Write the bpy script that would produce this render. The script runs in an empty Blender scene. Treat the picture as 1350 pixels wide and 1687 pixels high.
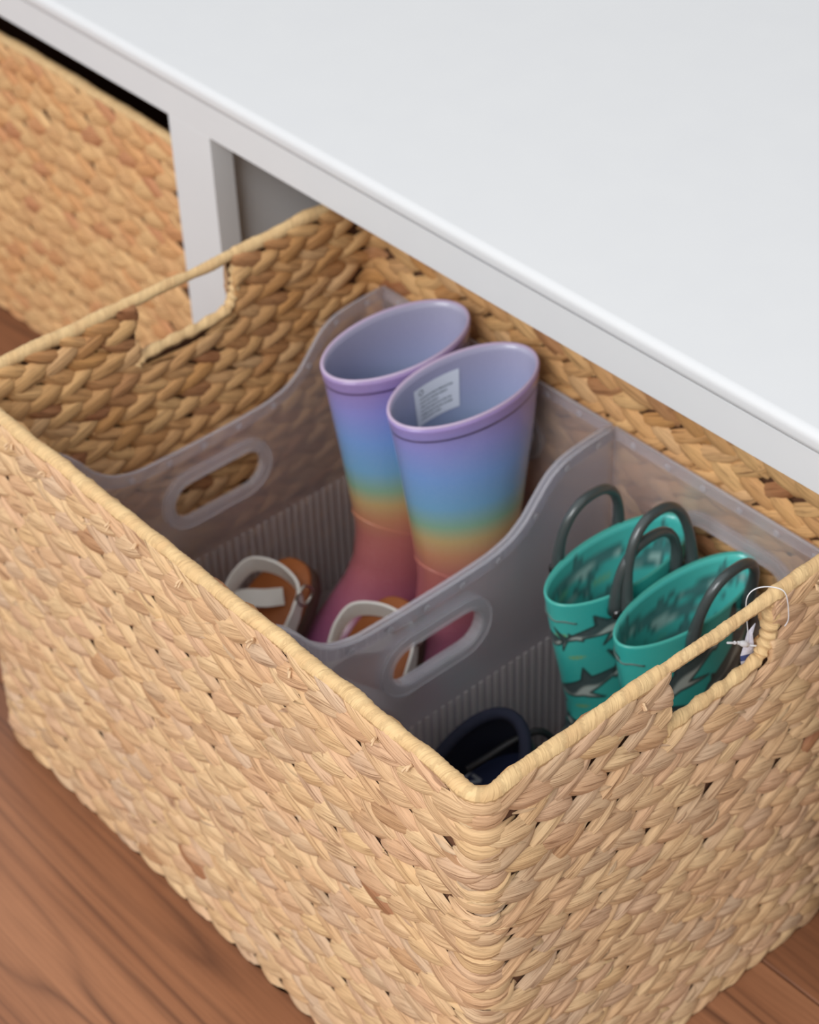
import bpy, bmesh, math, random
import numpy as np
from mathutils import Vector, Matrix, noise as mnoise
C = bpy.context.scene
COL = C.collection
PI = math.pi

# ------------------------------------------------------------------ camera
CAM = Vector((0.56405, -0.51163, 1.19131))
YAW, PIT, ROL, FPX = -0.8744, 0.6887, -0.0426, 3433.1
fwd = Vector((math.sin(YAW)*math.cos(PIT), math.cos(YAW)*math.cos(PIT), -math.sin(PIT)))
r0 = Vector((math.cos(YAW), -math.sin(YAW), 0)); u0 = r0.cross(fwd)
rv = math.cos(ROL)*r0 + math.sin(ROL)*u0
uv_ = -math.sin(ROL)*r0 + math.cos(ROL)*u0
cam = bpy.data.cameras.new('camera'); camo = bpy.data.objects.new('camera', cam); COL.objects.link(camo)
m = Matrix.Identity(4)
for i in range(3):
    m[i][0] = rv[i]; m[i][1] = uv_[i]; m[i][2] = -fwd[i]; m[i][3] = CAM[i]
camo.matrix_world = m
cam.sensor_fit = 'HORIZONTAL'; cam.sensor_width = 36; cam.lens = 36*FPX/1350
cam.clip_start = .05; cam.clip_end = 30
cam.dof.use_dof = True; cam.dof.focus_distance = 1.17; cam.dof.aperture_fstop = 10.5
C.camera = camo

# ------------------------------------------------------------------ light
C.view_settings.view_transform = 'Standard'; C.view_settings.look = 'None'
C.view_settings.gamma = 1; C.view_settings.use_curve_mapping = False
C.view_settings.exposure = 0.0
W = bpy.data.worlds.new('world'); C.world = W; W.use_nodes = True
W.node_tree.nodes['Background'].inputs[0].default_value = (.97, .98, 1.0, 1)
W.node_tree.nodes['Background'].inputs[1].default_value = .78
def area(name, loc, target, size, power, color):
    l = bpy.data.lights.new(name, 'AREA'); l.shape = 'RECTANGLE'; l.size = size[0]; l.size_y = size[1]
    l.energy = power; l.color = color
    o = bpy.data.objects.new(name, l); COL.objects.link(o); o.location = loc
    o.rotation_euler = (Vector(target)-Vector(loc)).to_track_quat('-Z', 'Y').to_euler()
    return o
area('window_light', (.75, -2.2, 2.55), (-.2, .2, .2), (1.7, 1.5), 84, (.98, .985, 1))
area('side_window_light', (-1.3, -2.2, 1.5), (-.2, .2, .2), (1.4, 1.4), 9, (.97, .98, 1))

# ------------------------------------------------------------------ helpers
def link(name, me, mats, parent=None, loc=None):
    o = bpy.data.objects.new(name, me); COL.objects.link(o)
    if mats is not None and not me.materials:
        for mm in (mats if isinstance(mats, (list, tuple)) else [mats]): me.materials.append(mm)
    if loc is not None: o.location = loc
    if parent is not None: o.parent = parent
    return o
def obj(name, bm, mats, parent=None, smooth=True, loc=None):
    me = bpy.data.meshes.new(name); bm.normal_update(); bm.to_mesh(me); bm.free()
    if smooth: me.polygons.foreach_set('use_smooth', [True]*len(me.polygons))
    return link(name, me, mats, parent, loc)
def tag(o, label, cat, group=None, kind=None):
    if label: o['label'] = label
    if cat: o['category'] = cat
    if group: o['group'] = group
    if kind: o['kind'] = kind
    return o
def empty(name, loc, label, cat, group=None, rz=0):
    o = bpy.data.objects.new(name, None); COL.objects.link(o); o.location = loc
    o.rotation_euler = (0, 0, rz); o.empty_display_size = .05
    return tag(o, label, cat, group)
def box(bm, a, b, bev=0.0, seg=2):
    r = bmesh.ops.create_cube(bm, size=1.0)
    vs = r['verts']
    for v in vs:
        v.co = Vector([a[i] + (v.co[i]+.5)*(b[i]-a[i]) for i in range(3)])
    if bev > 0:
        es = list({e for v in vs for e in v.link_edges})
        bmesh.ops.bevel(bm, geom=es, offset=bev, segments=seg, affect='EDGES', profile=.5)
def tube(bm, pts, rad, n=10, caps=True, flat=None, closed=False):
    """tube through pts; rad number or fn(i); flat=(normal, ratio) for straps"""
    pts = [Vector(p) for p in pts]; N = len(pts); rings = []
    prev = None
    for i, p in enumerate(pts):
        if closed: t = (pts[(i+1) % N]-pts[i-1])
        else: t = pts[min(i+1, N-1)]-pts[max(i-1, 0)]
        t.normalize()
        if prev is None:
            a = Vector((0, 0, 1)) if abs(t.z) < .9 else Vector((1, 0, 0))
            x = t.cross(a).normalized()
        else:
            x = (prev - prev.dot(t)*t).normalized()
        prev = x; y = t.cross(x)
        r = rad(i) if callable(rad) else rad
        rings.append([bm.verts.new(p + x*math.cos(2*PI*k/n)*r + y*math.sin(2*PI*k/n)*r) for k in range(n)])
    M = N if closed else N-1
    for i in range(M):
        A = rings[i]; B = rings[(i+1) % N]
        for k in range(n):
            bm.faces.new((A[k], A[(k+1) % n], B[(k+1) % n], B[k]))
    if caps and not closed:
        bm.faces.new(rings[0][::-1]); bm.faces.new(rings[-1])
def spline(P, n=8, closed=False):
    P = [Vector(p) for p in P]; out = []; N = len(P)
    for i in range(N if closed else N-1):
        if closed: a, b, c, d = P[i-1], P[i], P[(i+1) % N], P[(i+2) % N]
        else: a, b, c, d = P[max(i-1, 0)], P[i], P[i+1], P[min(i+2, N-1)]
        for k in range(n):
            t = k/n
            out.append(.5*((2*b)+(c-a)*t+(2*a-5*b+4*c-d)*t*t+(3*b-a-3*c+d)*t**3))
    if not closed: out.append(P[-1])
    return out
def interp(tab, z):
    """smooth monotone-ish table lookup, tab rows (z, a, b, ...) ascending z"""
    if z <= tab[0][0]: return list(tab[0][1:])
    if z >= tab[-1][0]: return list(tab[-1][1:])
    for i in range(len(tab)-1):
        if tab[i][0] <= z <= tab[i+1][0]: break
    h = tab[i+1][0]-tab[i][0]; t = (z-tab[i][0])/h; out = []
    for j in range(1, len(tab[0])):
        d = (tab[i+1][j]-tab[i][j])/h
        dl = (tab[i][j]-tab[i-1][j])/(tab[i][0]-tab[i-1][0]) if i > 0 else d
        dr = (tab[i+2][j]-tab[i+1][j])/(tab[i+2][0]-tab[i+1][0]) if i+2 < len(tab) else d
        m0 = 0 if dl*d <= 0 else 2*dl*d/(dl+d)
        m1 = 0 if dr*d <= 0 else 2*dr*d/(dr+d)
        a, b = tab[i][j], tab[i+1][j]
        out.append((2*t**3-3*t*t+1)*a+(t**3-2*t*t+t)*h*m0+(-2*t**3+3*t*t)*b+(t**3-t*t)*h*m1)
    return out

# ------------------------------------------------------------------ materials
def S(c):  # sRGB 0-255 -> linear
    return tuple([((x/255)/12.92 if x/255 <= .04045 else ((x/255+.055)/1.055)**2.4) for x in c]) + (1,)
class NT:
    def __init__(s, name):
        s.m = bpy.data.materials.new(name); s.m.use_nodes = True; s.t = s.m.node_tree
        s.b = s.t.nodes['Principled BSDF']; s.out = s.t.nodes['Material Output']
    def n(s, typ, **k):
        nd = s.t.nodes.new(typ)
        for a, v in k.items():
            if a.startswith('i_'): nd.inputs[a[2:].replace('_', ' ')].default_value = v
            else: setattr(nd, a, v)
        return nd
    def l(s, a, b): s.t.links.new(a, b)
    def math(s, op, a, b=None, clamp=False):
        nd = s.t.nodes.new('ShaderNodeMath'); nd.operation = op; nd.use_clamp = clamp
        for i, x in enumerate((a, b)):
            if x is None: continue
            if isinstance(x, (int, float)): nd.inputs[i].default_value = x
            else: s.l(x, nd.inputs[i])
        return nd.outputs[0]
    def ramp(s, fac, stops, interp='LINEAR'):
        nd = s.t.nodes.new('ShaderNodeValToRGB'); e = nd.color_ramp.elements
        nd.color_ramp.interpolation = interp
        while len(e) < len(stops): e.new(.5)
        for q, (p, c) in zip(e, stops): q.position = p; q.color = c
        s.l(fac, nd.inputs[0]); return nd.outputs[0]
    def mix(s, fac, a, b, mode='MIX'):
        nd = s.t.nodes.new('ShaderNodeMix'); nd.data_type = 'RGBA'; nd.blend_type = mode
        for i, x in ((0, fac), (6, a), (7, b)):
            if isinstance(x, (int, float, tuple)): nd.inputs[i].default_value = x
            else: s.l(x, nd.inputs[i])
        return nd.outputs[2]
    def set(s, col=None, rough=None, **k):
        if col is not None:
            if isinstance(col, tuple): s.b.inputs['Base Color'].default_value = col
            else: s.l(col, s.b.inputs['Base Color'])
        if rough is not None: s.b.inputs['Roughness'].default_value = rough
        for a, v in k.items(): s.b.inputs[a.replace('_', ' ')].default_value = v
    def bump(s, h, strength=.3, dist=.001):
        nd = s.t.nodes.new('ShaderNodeBump'); nd.inputs['Strength'].default_value = strength
        nd.inputs['Distance'].default_value = dist; s.l(h, nd.inputs['Height'])
        s.l(nd.outputs[0], s.b.inputs['Normal'])
def plain(name, col, rough=.5, bump=0, scale=200, var=.08, **k):
    t = NT(name); tc = t.n('ShaderNodeTexCoord'); nz = t.n('ShaderNodeTexNoise', i_Scale=scale, i_Detail=4.)
    t.l(tc.outputs['Object'], nz.inputs['Vector'])
    c = S(col); d = tuple(x*(1-var) for x in c[:3])+(1,)
    t.set(t.mix(nz.outputs[0], d, c), rough, **k)
    if bump: t.bump(nz.outputs[0], bump)
    return t.m

def weave_mat(name, tints, crackcol, crackamt=.60, fibre=.72, bump=.75):
    t = NT(name)
    uv = t.n('ShaderNodeUVMap'); uv.uv_map = 'UVMap'
    at = t.n('ShaderNodeAttribute'); at.attribute_name = 'tint'
    sx = t.n('ShaderNodeSeparateXYZ'); t.l(uv.outputs[0], sx.inputs[0])
    sa = t.n('ShaderNodeSeparateColor'); t.l(at.outputs['Color'], sa.inputs[0])
    tr, tg = sa.outputs[0], sa.outputs[1]
    def coords(ku, kv, off):
        c = t.n('ShaderNodeCombineXYZ')
        t.l(t.math('MULTIPLY', sx.outputs[0], ku), c.inputs[0])
        t.l(t.math('MULTIPLY', sx.outputs[1], kv), c.inputs[1])
        t.l(t.math('MULTIPLY', t.math('ADD', tr, t.math('MULTIPLY', tg, 7.)), off), c.inputs[2])
        return c.outputs[0]
    def nz(vec, detail=3., rough=.55):
        n = t.n('ShaderNodeTexNoise', i_Scale=1., i_Detail=detail, i_Roughness=rough); t.l(vec, n.inputs['Vector']); return n.outputs[0]
    fine = nz(coords(50, 1250, 91), 4)       # fibres
    mid = nz(coords(30, 520, 57), 2)          # folds
    blot = nz(coords(45, 70, 33), 2)          # blotches along a strand
    base = t.ramp(tr, tints)
    base = t.mix(t.math('MULTIPLY', t.math('SUBTRACT', blot, .40, True), 1.0, True), base, S((204, 158, 112)))
    f1 = t.ramp(fine, [(.32, (.46, .38, .30, 1)), (.45, (.92, .90, .87, 1)), (.7, (1.14, 1.12, 1.08, 1))])
    base = t.mix(fibre, base, f1, 'MULTIPLY')
    crack = t.ramp(mid, [(.32, (1, 1, 1, 1)), (.39, (0, 0, 0, 1))])
    base = t.mix(t.math('MULTIPLY', crack, crackamt), base, crackcol)
    t.set(t.mix(.13, base, S((70, 50, 36))), .62)
    t.b.inputs['Specular IOR Level'].default_value = .3
    h = t.math('ADD', t.math('MULTIPLY', fine, .35), t.math('MULTIPLY', mid, .9))
    t.bump(h, bump, .0013)
    return t.m
TINTS = [(0.0, S((222, 186, 144))), (.2, S((231, 198, 153))), (.4, S((221, 180, 144))), (.55, S((214, 184, 154))),
         (.7, S((228, 192, 144))), (.86, S((217, 176, 138))), (.95, S((208, 178, 144))), (.992, S((200, 158, 118))), (1.0, S((158, 104, 72)))]
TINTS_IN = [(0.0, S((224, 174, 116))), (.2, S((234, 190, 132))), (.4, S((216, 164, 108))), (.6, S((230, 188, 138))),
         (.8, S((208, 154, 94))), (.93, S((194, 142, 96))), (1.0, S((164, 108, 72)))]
TINTS2 = [(0.0, S((224, 178, 126))), (.2, S((230, 188, 134))), (.4, S((216, 168, 118))), (.6, S((228, 184, 130))),
         (.8, S((222, 166, 112))), (.95, S((214, 156, 108))), (1.0, S((200, 140, 100)))]
M_weave = weave_mat('water_hyacinth', TINTS, S((120, 76, 46)))
M_rim = weave_mat('hyacinth_wrap', [(0.0, S((232, 200, 148))), (.3, S((226, 190, 138))), (1.0, S((218, 182, 134)))], S((150, 106, 70)), .15, .5, .45)
M_weave_in = weave_mat('water_hyacinth_inside_shaded', TINTS_IN, S((104, 62, 36)))  # same fibre as outside; shade inside the basket put into the tints
M_weave2 = weave_mat('water_hyacinth_warm_light', TINTS2, S((130, 76, 44)))  # same fibre as the front basket; warm cast of light partly in tints
M_core = plain('dark_core', (98, 62, 38), .9)
def paint_mat():
    t = NT('white_paint'); tc = t.n('ShaderNodeTexCoord')
    nz = t.n('ShaderNodeTexNoise', i_Scale=26., i_Detail=5.); t.l(tc.outputs['Object'], nz.inputs['Vector'])
    n2 = t.n('ShaderNodeTexNoise', i_Scale=420., i_Detail=2.); t.l(tc.outputs['Object'], n2.inputs['Vector'])
    t.set(t.mix(nz.outputs[0], S((209, 210, 211)), S((213, 214, 214))), .42)
    t.bump(n2.outputs[0], .05, .0005); return t.m
M_paint = paint_mat()
def wood_mat():
    t = NT('walnut_plank'); tc = t.n('ShaderNodeTexCoord'); oi = t.n('ShaderNodeObjectInfo')
    mp = t.n('ShaderNodeMapping'); t.l(tc.outputs['Object'], mp.inputs[0])
    mp.inputs['Scale'].default_value = (1, 1, 1)
    cx = t.n('ShaderNodeCombineXYZ'); t.l(t.math('MULTIPLY', oi.outputs['Random'], 30.), cx.inputs[2])
    t.l(cx.outputs[0], mp.inputs['Location'])
    def nz(sx, sy, d=4., dist=0., r=.55):
        m2 = t.n('ShaderNodeMapping'); m2.inputs['Scale'].default_value = (sx, sy, 1); t.l(mp.outputs[0], m2.inputs[0])
        n = t.n('ShaderNodeTexNoise', i_Scale=1., i_Detail=d, i_Distortion=dist, i_Roughness=r); t.l(m2.outputs[0], n.inputs['Vector']); return n.outputs[0]
    # figured grain: contour lines of a stretched noise field
    fld = nz(.9, 11, 1.5, .25)
    lines = t.math('PINGPONG', t.math('MULTIPLY', fld, 17.), .5)
    lines = t.math('MULTIPLY', lines, 2.)
    dark = t.ramp(lines, [(0.0, (1, 1, 1, 1)), (.30, (.35, .35, .35, 1)), (.6, (0, 0, 0, 1))])
    amp = t.ramp(nz(2.5, 22, 2), [(.35, (.12, .12, .12, 1)), (.62, (.8, .8, .8, 1))])
    fine = nz(14, 420, 3)
    broad = nz(1.3, 9, 2)
    base = t.ramp(broad, [(.3, S((118, 76, 52))), (.5, S((140, 93, 64))), (.7, S((160, 111, 79)))])
    base = t.mix(t.math('MULTIPLY', dark, amp), base, S((82, 52, 38)))
    base = t.mix(.4, base, t.ramp(fine, [(.3, (.62, .58, .55, 1)), (.6, (1.08, 1.06, 1.04, 1))]), 'MULTIPLY')
    t.set(base, .42); t.b.inputs['Specular IOR Level'].default_value = .45
    t.bump(fine, .12, .0006); return t.m
M_wood = wood_mat()
def plastic_mat(name, alpha, tint):
    t = NT(name)
    tr = t.n('ShaderNodeBsdfTransparent'); tr.inputs[0].default_value = (.97, .96, .98, 1)
    df = t.n('ShaderNodeBsdfDiffuse'); df.inputs[0].default_value = tint
    tl = t.n('ShaderNodeBsdfTranslucent'); tl.inputs[0].default_value = tint
    gl = t.n('ShaderNodeBsdfGlossy'); gl.inputs['Roughness'].default_value = .28; gl.inputs[0].default_value = (1, 1, 1, 1)
    m1 = t.n('ShaderNodeMixShader'); m1.inputs[0].default_value = .5; t.l(df.outputs[0], m1.inputs[1]); t.l(tl.outputs[0], m1.inputs[2])
    m2 = t.n('ShaderNodeMixShader'); m2.inputs[0].default_value = alpha; t.l(tr.outputs[0], m2.inputs[1]); t.l(m1.outputs[0], m2.inputs[2])
    fr = t.n('ShaderNodeLayerWeight'); fr.inputs[0].default_value = .25
    m3 = t.n('ShaderNodeMixShader'); t.l(t.math('MULTIPLY', fr.outputs[0], .35), m3.inputs[0]); t.l(m2.outputs[0], m3.inputs[1]); t.l(gl.outputs[0], m3.inputs[2])
    t.l(m3.outputs[0], t.out.inputs[0]); return t.m
M_bin = plastic_mat('frosted_plastic', .14, (.98, .96, 1.0, 1))
M_bin_edge = plastic_mat('frosted_plastic_edge', .27, (.98, .98, 1.0, 1))
M_bin_rib = plastic_mat('frosted_plastic_rib', .50, (.86, .82, .80, 1))

# ------------------------------------------------------------------ floor
def build_floor():
    fl = bpy.data.objects.new('floor', None); COL.objects.link(fl); fl['kind'] = 'structure'
    bm = bmesh.new(); box(bm, (-2.4, -1.653, -.02), (2.0, 1.947, -.0125)); obj('subfloor', bm, plain('subfloor', (40, 26, 18), .9), fl, False)
    rnd = random.Random(4); w = .24; y = -1.653; r = 0
    while y < 1.9:
        x = -2.4 - rnd.random()*.9
        if abs(y+.213) < .01: x = -2.55
        while x < 2.0:
            L = 1.25
            a, b = max(x, -2.4), min(x+L, 2.0)
            if b-a > .02:
                bm = bmesh.new(); box(bm, (a-(a+b)/2+.0004, .0005, -.012), (b-(a+b)/2-.0004, w-.0005, 0), .0012, 1)
                obj('plank', bm, M_wood, fl, False, loc=((a+b)/2, y, 0))
            x += L
        y += w; r += 1
build_floor()

# ------------------------------------------------------------------ bench
def build_bench():
    Y0, ZA, ZT = .3156, .3775, .4068
    b = empty('storage_bench', (-.3, Y0, 0), 'white painted storage bench with open cubbies above the woven baskets', 'bench')
    o = Vector((-.3, Y0, 0))
    def part(name, a, c, bev=.0012, seg=2, label=None):
        bm = bmesh.new(); box(bm, Vector(a)-o, Vector(c)-o, bev, seg); p = obj(name, bm, M_paint, b)
        md = p.modifiers.new('n', 'WEIGHTED_NORMAL'); md.keep_sharp = True
        if label: p['label'] = label
        return p
    XL, XR = -1.42, .118
    part('tabletop', (XL-.01, Y0-.0035, ZT+.0008), (XR+.01, Y0+.53, ZT+.0165), .0062, 5)
    part('apron', (XL, Y0, ZA), (XR, Y0+.021, ZT), .0003)
    for x0, x1 in ((-.7075, -.6523), (.062, XR), (XL, XL+.055)):
        part('stile', (x0, Y0, 0), (x1, Y0+.021, ZA), .0003)
    for x0, x1 in ((-.702, -.668), (.078, XR), (XL, XL+.034)):
        part('divider_panel', (x0, Y0+.0225, 0), (x1, Y0+.505, ZT), .0008)
    part('back_panel', (XL, Y0+.505, 0), (XR, Y0+.515, ZT), .0008)
build_bench()

# ------------------------------------------------------------------ woven basket
class Path:
    """rounded rectangle; s=0 at the front right corner, s>0 along the right wall, s<0 along the front"""
    def __init__(s, W, D, inset, rad):
        x0, x1, y0, y1 = -W+inset, -inset, inset, D-inset
        r = max(rad-inset, .004); pts = []
        def arc(cx, cy, a0):
            for k in range(9):
                a = a0 + k/8*PI/2; pts.append((cx+r*math.cos(a), cy+r*math.sin(a)))
        arc(x1-r, y0+r, -PI/2); arc(x1-r, y1-r, 0); arc(x0+r, y1-r, PI/2); arc(x0+r, y0+r, PI)
        s.p = [Vector(q) for q in pts]; n = len(pts)
        s.L = [0]
        for i in range(n): s.L.append(s.L[-1]+(s.p[(i+1) % n]-s.p[i]).length)
        s.T = s.L[-1]; s.off = s.L[4]
        s.front = (x1-x0)-2*r; s.right = (y1-y0)-2*r; s.arc = s.L[8]
        # s coordinate of y on the right wall:
        s.s_right = lambda y: s.L[8]-s.off + (y-(y0+r))
        s.s_left = lambda y: s.L[8+1+8+1+8]-s.off + ((y1-r)-y)
        s.n = n
    def at(s, q):
        q = (q+s.off) % s.T
        lo, hi = 0, s.n
        while hi-lo > 1:
            mid = (lo+hi)//2
            if s.L[mid] <= q: lo = mid
            else: hi = mid
        a, b = s.p[lo], s.p[(lo+1) % s.n]
        t = (q-s.L[lo])/max(s.L[lo+1]-s.L[lo], 1e-9)
        d = (b-a).normalized() if (b-a).length > 1e-9 else Vector((1, 0))
        # smoothed normal
        c = a.lerp(b, t)
        return c, Vector((d.y, -d.x))
def mesh_from(name, V, F, UV, T):
    me = bpy.data.meshes.new(name)
    me.from_pydata([tuple(v) for v in V], [], F)
    uvl = me.uv_layers.new(name='UVMap'); ca = me.color_attributes.new('tint', 'FLOAT_COLOR', 'POINT')
    li = np.empty(len(me.loops), dtype=np.int32); me.loops.foreach_get('vertex_index', li)
    UV = np.asarray(UV, dtype=np.float32); uvl.data.foreach_set('uv', UV[li].ravel())
    T = np.asarray(T, dtype=np.float32); A = np.ones((len(V), 4), dtype=np.float32); A[:, 0] = T[:, 0]; A[:, 1] = T[:, 1]; A[:, 2] = 0
    ca.data.foreach_set('color', A.ravel())
    me.polygons.foreach_set('use_smooth', [True]*len(me.polygons))
    return me
def flare(z): return 1+.062*max(0, 1-z/.36)
def strand(path, side, s0, z0, ang, L, Wd, rnd, holes, H, nl=12, nw=8, thick=.0045, tipdir=1, zmin=0.0005, ztop=None, lift0=0.0, puff=1.0):
    V = []; UV = []; F = []
    t1, t2 = rnd.random(), rnd.random()
    ph = rnd.random()*6; ban = (.0016+.001*rnd.random())
    ca, sa = math.cos(ang), math.sin(ang)
    lob = rnd.choice((2.2, 3.1, 4.0)); la = .00045*rnd.random()+.0002
    u0 = rnd.random()*.5
    for i in range(nl+1):
        t = -1+2*i/nl
        w = Wd/2*max(.10, (1-abs(t)**2.3))**.62 * (1.0-.12*t)
        for j in range(nw+1):
            q = -1+2*j/nw
            ls = t*L/2*tipdir; lz = q*w + ban*(1-t*t)*(1 if ang*tipdir > 0 else -1)
            ds = ls*ca - lz*sa; dz = ls*sa + lz*ca
            s = s0+ds; z = z0+dz
            z = max(zmin, z)
            if ztop is not None: z = min(ztop, z)
            for (h0, h1, hz0, hz1) in holes:
                if h0 < s < h1 and hz0 < z:
                    if z-hz0 < .006 and abs(z0-hz0) < .012 and z0 < hz0+.003: z = hz0
                    elif s0 < h0 or (s0 < (h0+h1)/2 and z0 > hz0): s = h0 - rnd.random()*.0006
                    elif s0 > h1 or z0 > hz0: s = h1 + rnd.random()*.0006
                    else: z = hz0
            o = thick*(.25 + .75*(1-abs(t+.1)**2.6 if abs(t+.1) < 1 else 0))*math.sqrt(max(0, 1-q*q*.92)) * puff
            o += lift0*(.5+.5*t) - .0012*abs(t)**3 + la*math.sin(q*lob*2+ph+t*1.3)
            c, n = path.at(s)
            p = c + n*side*o
            V.append((p.x*flare(z), p.y, z)); UV.append(((t*L/2+u0), q*Wd/2))
    for i in range(nl):
        for j in range(nw):
            a = i*(nw+1)+j
            f = (a, a+1, a+nw+2, a+nw+1)
            F.append(f if side*tipdir > 0 else f[::-1])
    # sides close into the core: ring of boundary verts is already sunk, add back skin
    return V, F, UV, (t1, t2)
def build_basket(loc, label, group, mats, seed, inner=True, near300=True, quick=False, W=.538, D=.389, H=.36):
    root = empty('woven_basket', loc, label, 'basket', group)
    rnd = random.Random(seed)
    RAD = .017
    po = Path(W, D, .0042, RAD); pi = Path(W, D, .0072, RAD)
    YH0, YH1, ZH = .152, .240, .3075
    pitch, row = .027, .0248
    outer = []; inn = []
    def holes(p):
        zz = ZH-.011 if p is pi else ZH-.002
        return [(p.s_right(YH0), p.s_right(YH1), zz, 1), (p.s_left(YH1), p.s_left(YH0), zz, 1)]
    nrows = int(H/row)+1
    for side, p, lst in ((1, po, outer), (-1, pi, inn)):
        if side == -1 and not inner: continue
        hs = holes(p)
        # wall segments between corners: lengths along s
        arc = p.arc; fr, rt = p.front, p.right
        c0 = 0; c1 = arc/2+rt+arc/2; c2 = c1+fr+arc; c3 = c2+rt+arc
        cs = [c0, c1, c2, c3]
        segs = [(-(fr+arc)+.0, 0, 1), (0, c1, -1), (c1, c2, 1), (c2, c3, -1)]
        for a, b, td in segs:
            n = round((b-a)/pitch); st = (b-a)/n
            for r in range(nrows):
                zc = H-.017-r*row
                sh = rnd.random()*.006 + (r % 2)*.011
                for k in range(-1 if sh > .01 else 0, n):
                    for hf in (1, -1):
                        s0 = a+(k+.5)*st+sh*td*0.9 + (hf*.006) + rnd.gauss(0, .0014)
                        z0 = zc + hf*.0066 + rnd.gauss(0, .0009)
                        if s0 < a+.013 or s0 > b-.013: continue
                        if z0 > H-.004: continue
                        if z0 < -.006: continue
                        inhole = any(h0+.002 < s0 < h1-.002 and z0 > ZH+.002 for h0, h1, _, _ in hs)
                        if inhole: continue
                        ang = math.radians((27 if hf > 0 else 19)+rnd.gauss(0, 4))*(-hf)*td
                        L = (.0490 if hf > 0 else .0430)+rnd.gauss(0, .003); Wd = (.0150 if hf > 0 else .0188)+rnd.gauss(0, .0014)
                        lst.append((s0, z0, strand(p, side, s0, z0, ang, L, Wd, rnd, hs, H, thick=.0055 if side > 0 else .0060,
                                   nl=8 if (side < 0 or quick) else 12, nw=5 if (side < 0 or quick) else 8,
                                   tipdir=td, ztop=H-.003, lift0=.0017*(1 if hf < 0 else -.1))))
        for c in cs:
            r = 0; z = H-.010
            while z > .004:
                L = (.047 if side > 0 else .030)+rnd.gauss(0, .003)
                s0 = c+rnd.gauss(0, .0022)
                lst.append((s0, z, strand(p, side, s0, z, rnd.gauss(0, .05), L, .0150+rnd.gauss(0, .001), rnd, [], H, nl=12, nw=6,
                           thick=.0042, ztop=H-.003, lift0=.0003)))
                z -= .0124+rnd.gauss(0, .0006)
        # loose fibre wisps standing proud along the joints
        if side > 0 and not quick:
            for k in range(420):
                s0 = rnd.uniform(-p.front-arc*.5, p.right+arc*.5); z0 = rnd.uniform(.01, H-.02)
                if any(h0-.01 < s0 < h1+.01 and z0 > ZH-.012 for h0, h1, _, _ in hs): continue
                td = 1 if s0 < 0 else -1
                ang = math.radians(rnd.choice((-1, 1))*rnd.uniform(10, 34))
                lst.append((s0, z0, strand(p, side, s0, z0, ang, rnd.uniform(.018, .036), rnd.uniform(.0016, .004), rnd, [], H, nl=6, nw=2,
                           thick=.0052, tipdir=td, lift0=.0006), 'w'))
    # choose the strands that show largest as separate parts
    cam_l = CAM-Vector(loc)
    cand = []
    for i, e in enumerate(outer):
        if len(e) == 4: continue
        V = e[2][0]; c = Vector(V[len(V)//2]); c2, n = po.at(e[0])
        d = cam_l-c; vis = n.x*d.x+n.y*d.y
        if vis > 0: cand.append((d.length/(1+.3*vis), i))
    cand.sort(); pick = {i for _, i in cand[:300]}
    def merged(lst, idx):
        V = []; F = []; U = []; T = []
        for i in idx:
            v, f, u, t = lst[i][2]; o = len(V)
            V += v; F += [tuple(a+o for a in q) for q in f]; U += u; T += [t]*len(v)
        return V, F, U, T
    for i in sorted(pick):
        v, f, u, t = outer[i][2]
        c = Vector(v[len(v)//2])
        me = mesh_from('strand', [Vector(q)-c for q in v], f, u, [t]*len(v))
        link('strand', me, mats[0], root, c)
    V, F, U, T = merged(outer, [i for i in range(len(outer)) if i not in pick])
    n_out = len(F)
    if inner:
        V2, F2, U2, T2 = merged(inn, range(len(inn))); o = len(V)
        V += V2; F += [tuple(a+o for a in q) for q in F2]; U += U2; T += T2
    me = mesh_from('weave', V, F, U, T); me.materials.append(mats[0]); me.materials.append(mats[1])
    me.polygons.foreach_set('material_index', [0]*n_out+[1]*(len(F)-n_out))
    o = link('weave', me, None, root); o['kind'] = 'stuff'
    # core: dark sheet added to stop see-through between strands, with the two hand holes
    bm = bmesh.new()
    pc = Path(W, D, .0052, RAD)
    hh = holes(pc); N = 260
    ss = sorted([i/N*pc.T-pc.front for i in range(N)] + [h for q in hh for h in q[:2]])
    def ring(side, zf):
        out = []
        for s in ss:
            c, n = pc.at(s); c = c+n*side*.0008
            out.append(bm.verts.new((c.x*flare(zf), c.y, zf)))
        return out
    lv = [.001, ZH-.003, H-.006]
    R = {(sd, k): ring(sd, z) for sd in (1, -1) for k, z in enumerate(lv)}
    for i in range(len(ss)):
        j = (i+1) % len(ss); mid = ss[i]+.0001
        for k in (0, 1):
            if k == 1 and any(h0-1e-6 <= mid <= h1 for h0, h1, _, _ in hh): continue
            for sd in (1, -1):
                f = (R[sd, k][i], R[sd, k][j], R[sd, k+1][j], R[sd, k+1][i])
                bm.faces.new(f if sd > 0 else f[::-1])
    obj('core', bm, M_core, root)
    bm = bmesh.new(); box(bm, (-W+.006, .006, .0015), (-.006, D-.006, .0055), .001, 1)
    obj('base', bm, mats[1] if False else M_core, root)
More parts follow.
